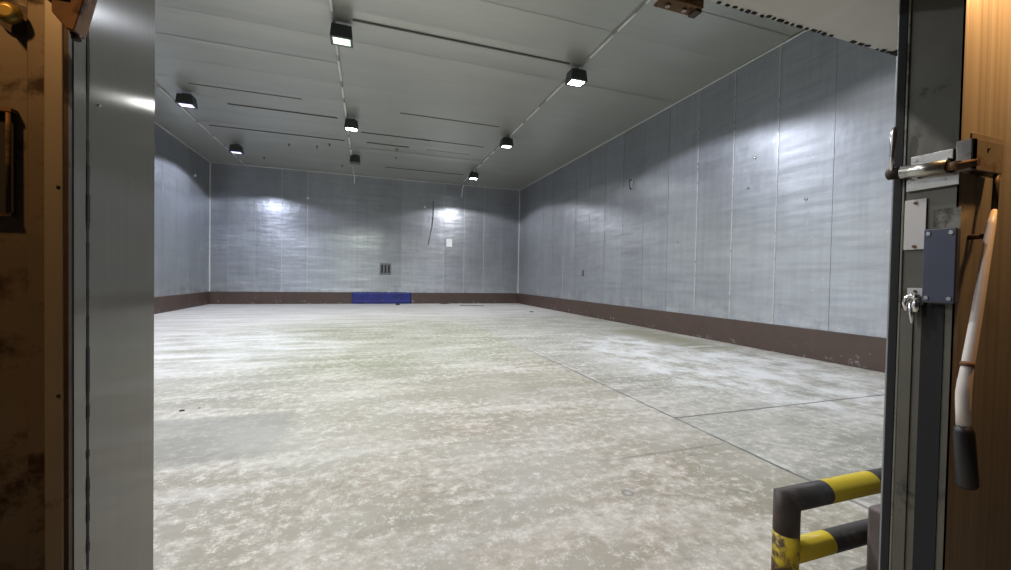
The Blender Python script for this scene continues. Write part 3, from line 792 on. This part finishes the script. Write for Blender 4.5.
wh = ['between the two strips, left of the unlit lamp', 'further left of the unlit lamp', 'close to the farther violet lamp', 'beside the unlit lamp near the back wall',
      'right of the middle strip, nearer of two', 'right of the middle strip, farther of two', 'left of the second middle lamp']
for (x, y), w in zip(hooks, wh):
    bm = bmesh.new(); tube(bm, [(x, y, H-.002), (x, y, H-.012), (x, y, H-.013), (x, y, H-.10)], [.05, .05, .028, .028], 10)
    one('ceiling_bolt', bm, M['seam_dark'], 'small dark bolt on the ceiling, ' + w, 'bolt', 'dark bolts in the ceiling')

def deb(x, y, r, seed, label, m='debris', sx=1.6, sy=.9, sz=.5):
    bm = bmesh.new(); lump(bm, (0,0,0), r, seed, sx, sy, sz)
    zmin = min(v.co.z for v in bm.verts)
    for v in bm.verts: v.co += Vector((x, y, -zmin))
    one('debris_scrap', bm, M[m], label, 'debris', 'scraps lying on the floor')
deb(-1.88, 5.27, .018, 1, 'dark scrap on the floor at left near the door jamb')
deb(-1.74, 5.33, .010, 2, 'smaller dark crumb just right of the left floor scrap')
deb(1.46, 21.5, .07, 3, 'dark lump on the floor in front of the blue sheet', sz=.8)
deb(6.85, 16.8, .05, 4, 'dark scrap on the floor near the right wall, far back', sx=2)
deb(4.0, 22.3, .09, 6, 'flat dark scrap at the foot of the back kerb, right of the blue sheet', sx=3, sz=.3)
bm = bmesh.new(); tube(bm, [(4.5, 20.75, .018), (5.1, 20.7, .018), (5.7, 20.5, .018)], .018, 8)
one('floor_stick', bm, M['flake'], 'thin dark stick on the bright floor near the back right', 'stick')

# ------------------------------------------------------------------ warm lamps outside the door
def warm(loc, aim, e, ang, name, r=.05, blend=1.0):
    L = bpy.data.lights.new(name, 'SPOT'); L.energy = e; L.color = (1, .52, .19); L.spot_size = math.radians(ang); L.spot_blend = blend; L.shadow_soft_size = r
    o = bpy.data.objects.new(name, L); C.objects.link(o); o.location = loc
    o.rotation_euler = (Vector(aim)-Vector(loc)).to_track_quat('-Z', 'Y').to_euler()
warm((1.85, .36, 2.62), (1.72, .69, 2.05), 44, 100, 'yard_lamp_right')
warm((-.95, .30, 2.7), (-.56, .9, 1.75), 26, 80, 'yard_lamp_left')

w = bpy.data.worlds.new('night'); sc.world = w; w.use_nodes = True
w.node_tree.nodes['Background'].inputs[0].default_value = (1, .6, .35, 1); w.node_tree.nodes['Background'].inputs[1].default_value = .012

# ------------------------------------------------------------------ camera
f, yaw, pit, rol = 411.48, .3234, -.0182, .0185
F = Vector((math.sin(yaw)*math.cos(pit), math.cos(yaw)*math.cos(pit), math.sin(pit)))
Rv = Vector((math.cos(yaw), -math.sin(yaw), 0)); U = Rv.cross(F)
R2 = Rv*math.cos(rol) + U*math.sin(rol); U2 = -Rv*math.sin(rol) + U*math.cos(rol)
cam = bpy.data.cameras.new('camera'); co = bpy.data.objects.new('camera', cam); C.objects.link(co)
cam.sensor_width = 36; cam.lens = 36*f/1011; cam.clip_start = .02; cam.clip_end = 100
mw = Matrix.Identity(4)
for i in range(3): mw[i][0] = R2[i]; mw[i][1] = U2[i]; mw[i][2] = -F[i]; mw[i][3] = (0, 0, 1.5)[i]
co.matrix_world = mw; sc.camera = co

vs = sc.view_settings
vs.view_transform = 'Standard'; vs.look = 'None'; vs.gamma = 1; vs.exposure = 0.6
try: vs.use_curve_mapping = False
except Exception: pass
sc.cycles.max_bounces = 8; sc.cycles.diffuse_bounces = 5; sc.cycles.glossy_bounces = 4
sc.cycles.sample_clamp_indirect = 6; sc.cycles.use_denoising = True
sc.cycles.caustics_reflective = False; sc.cycles.caustics_refractive = False
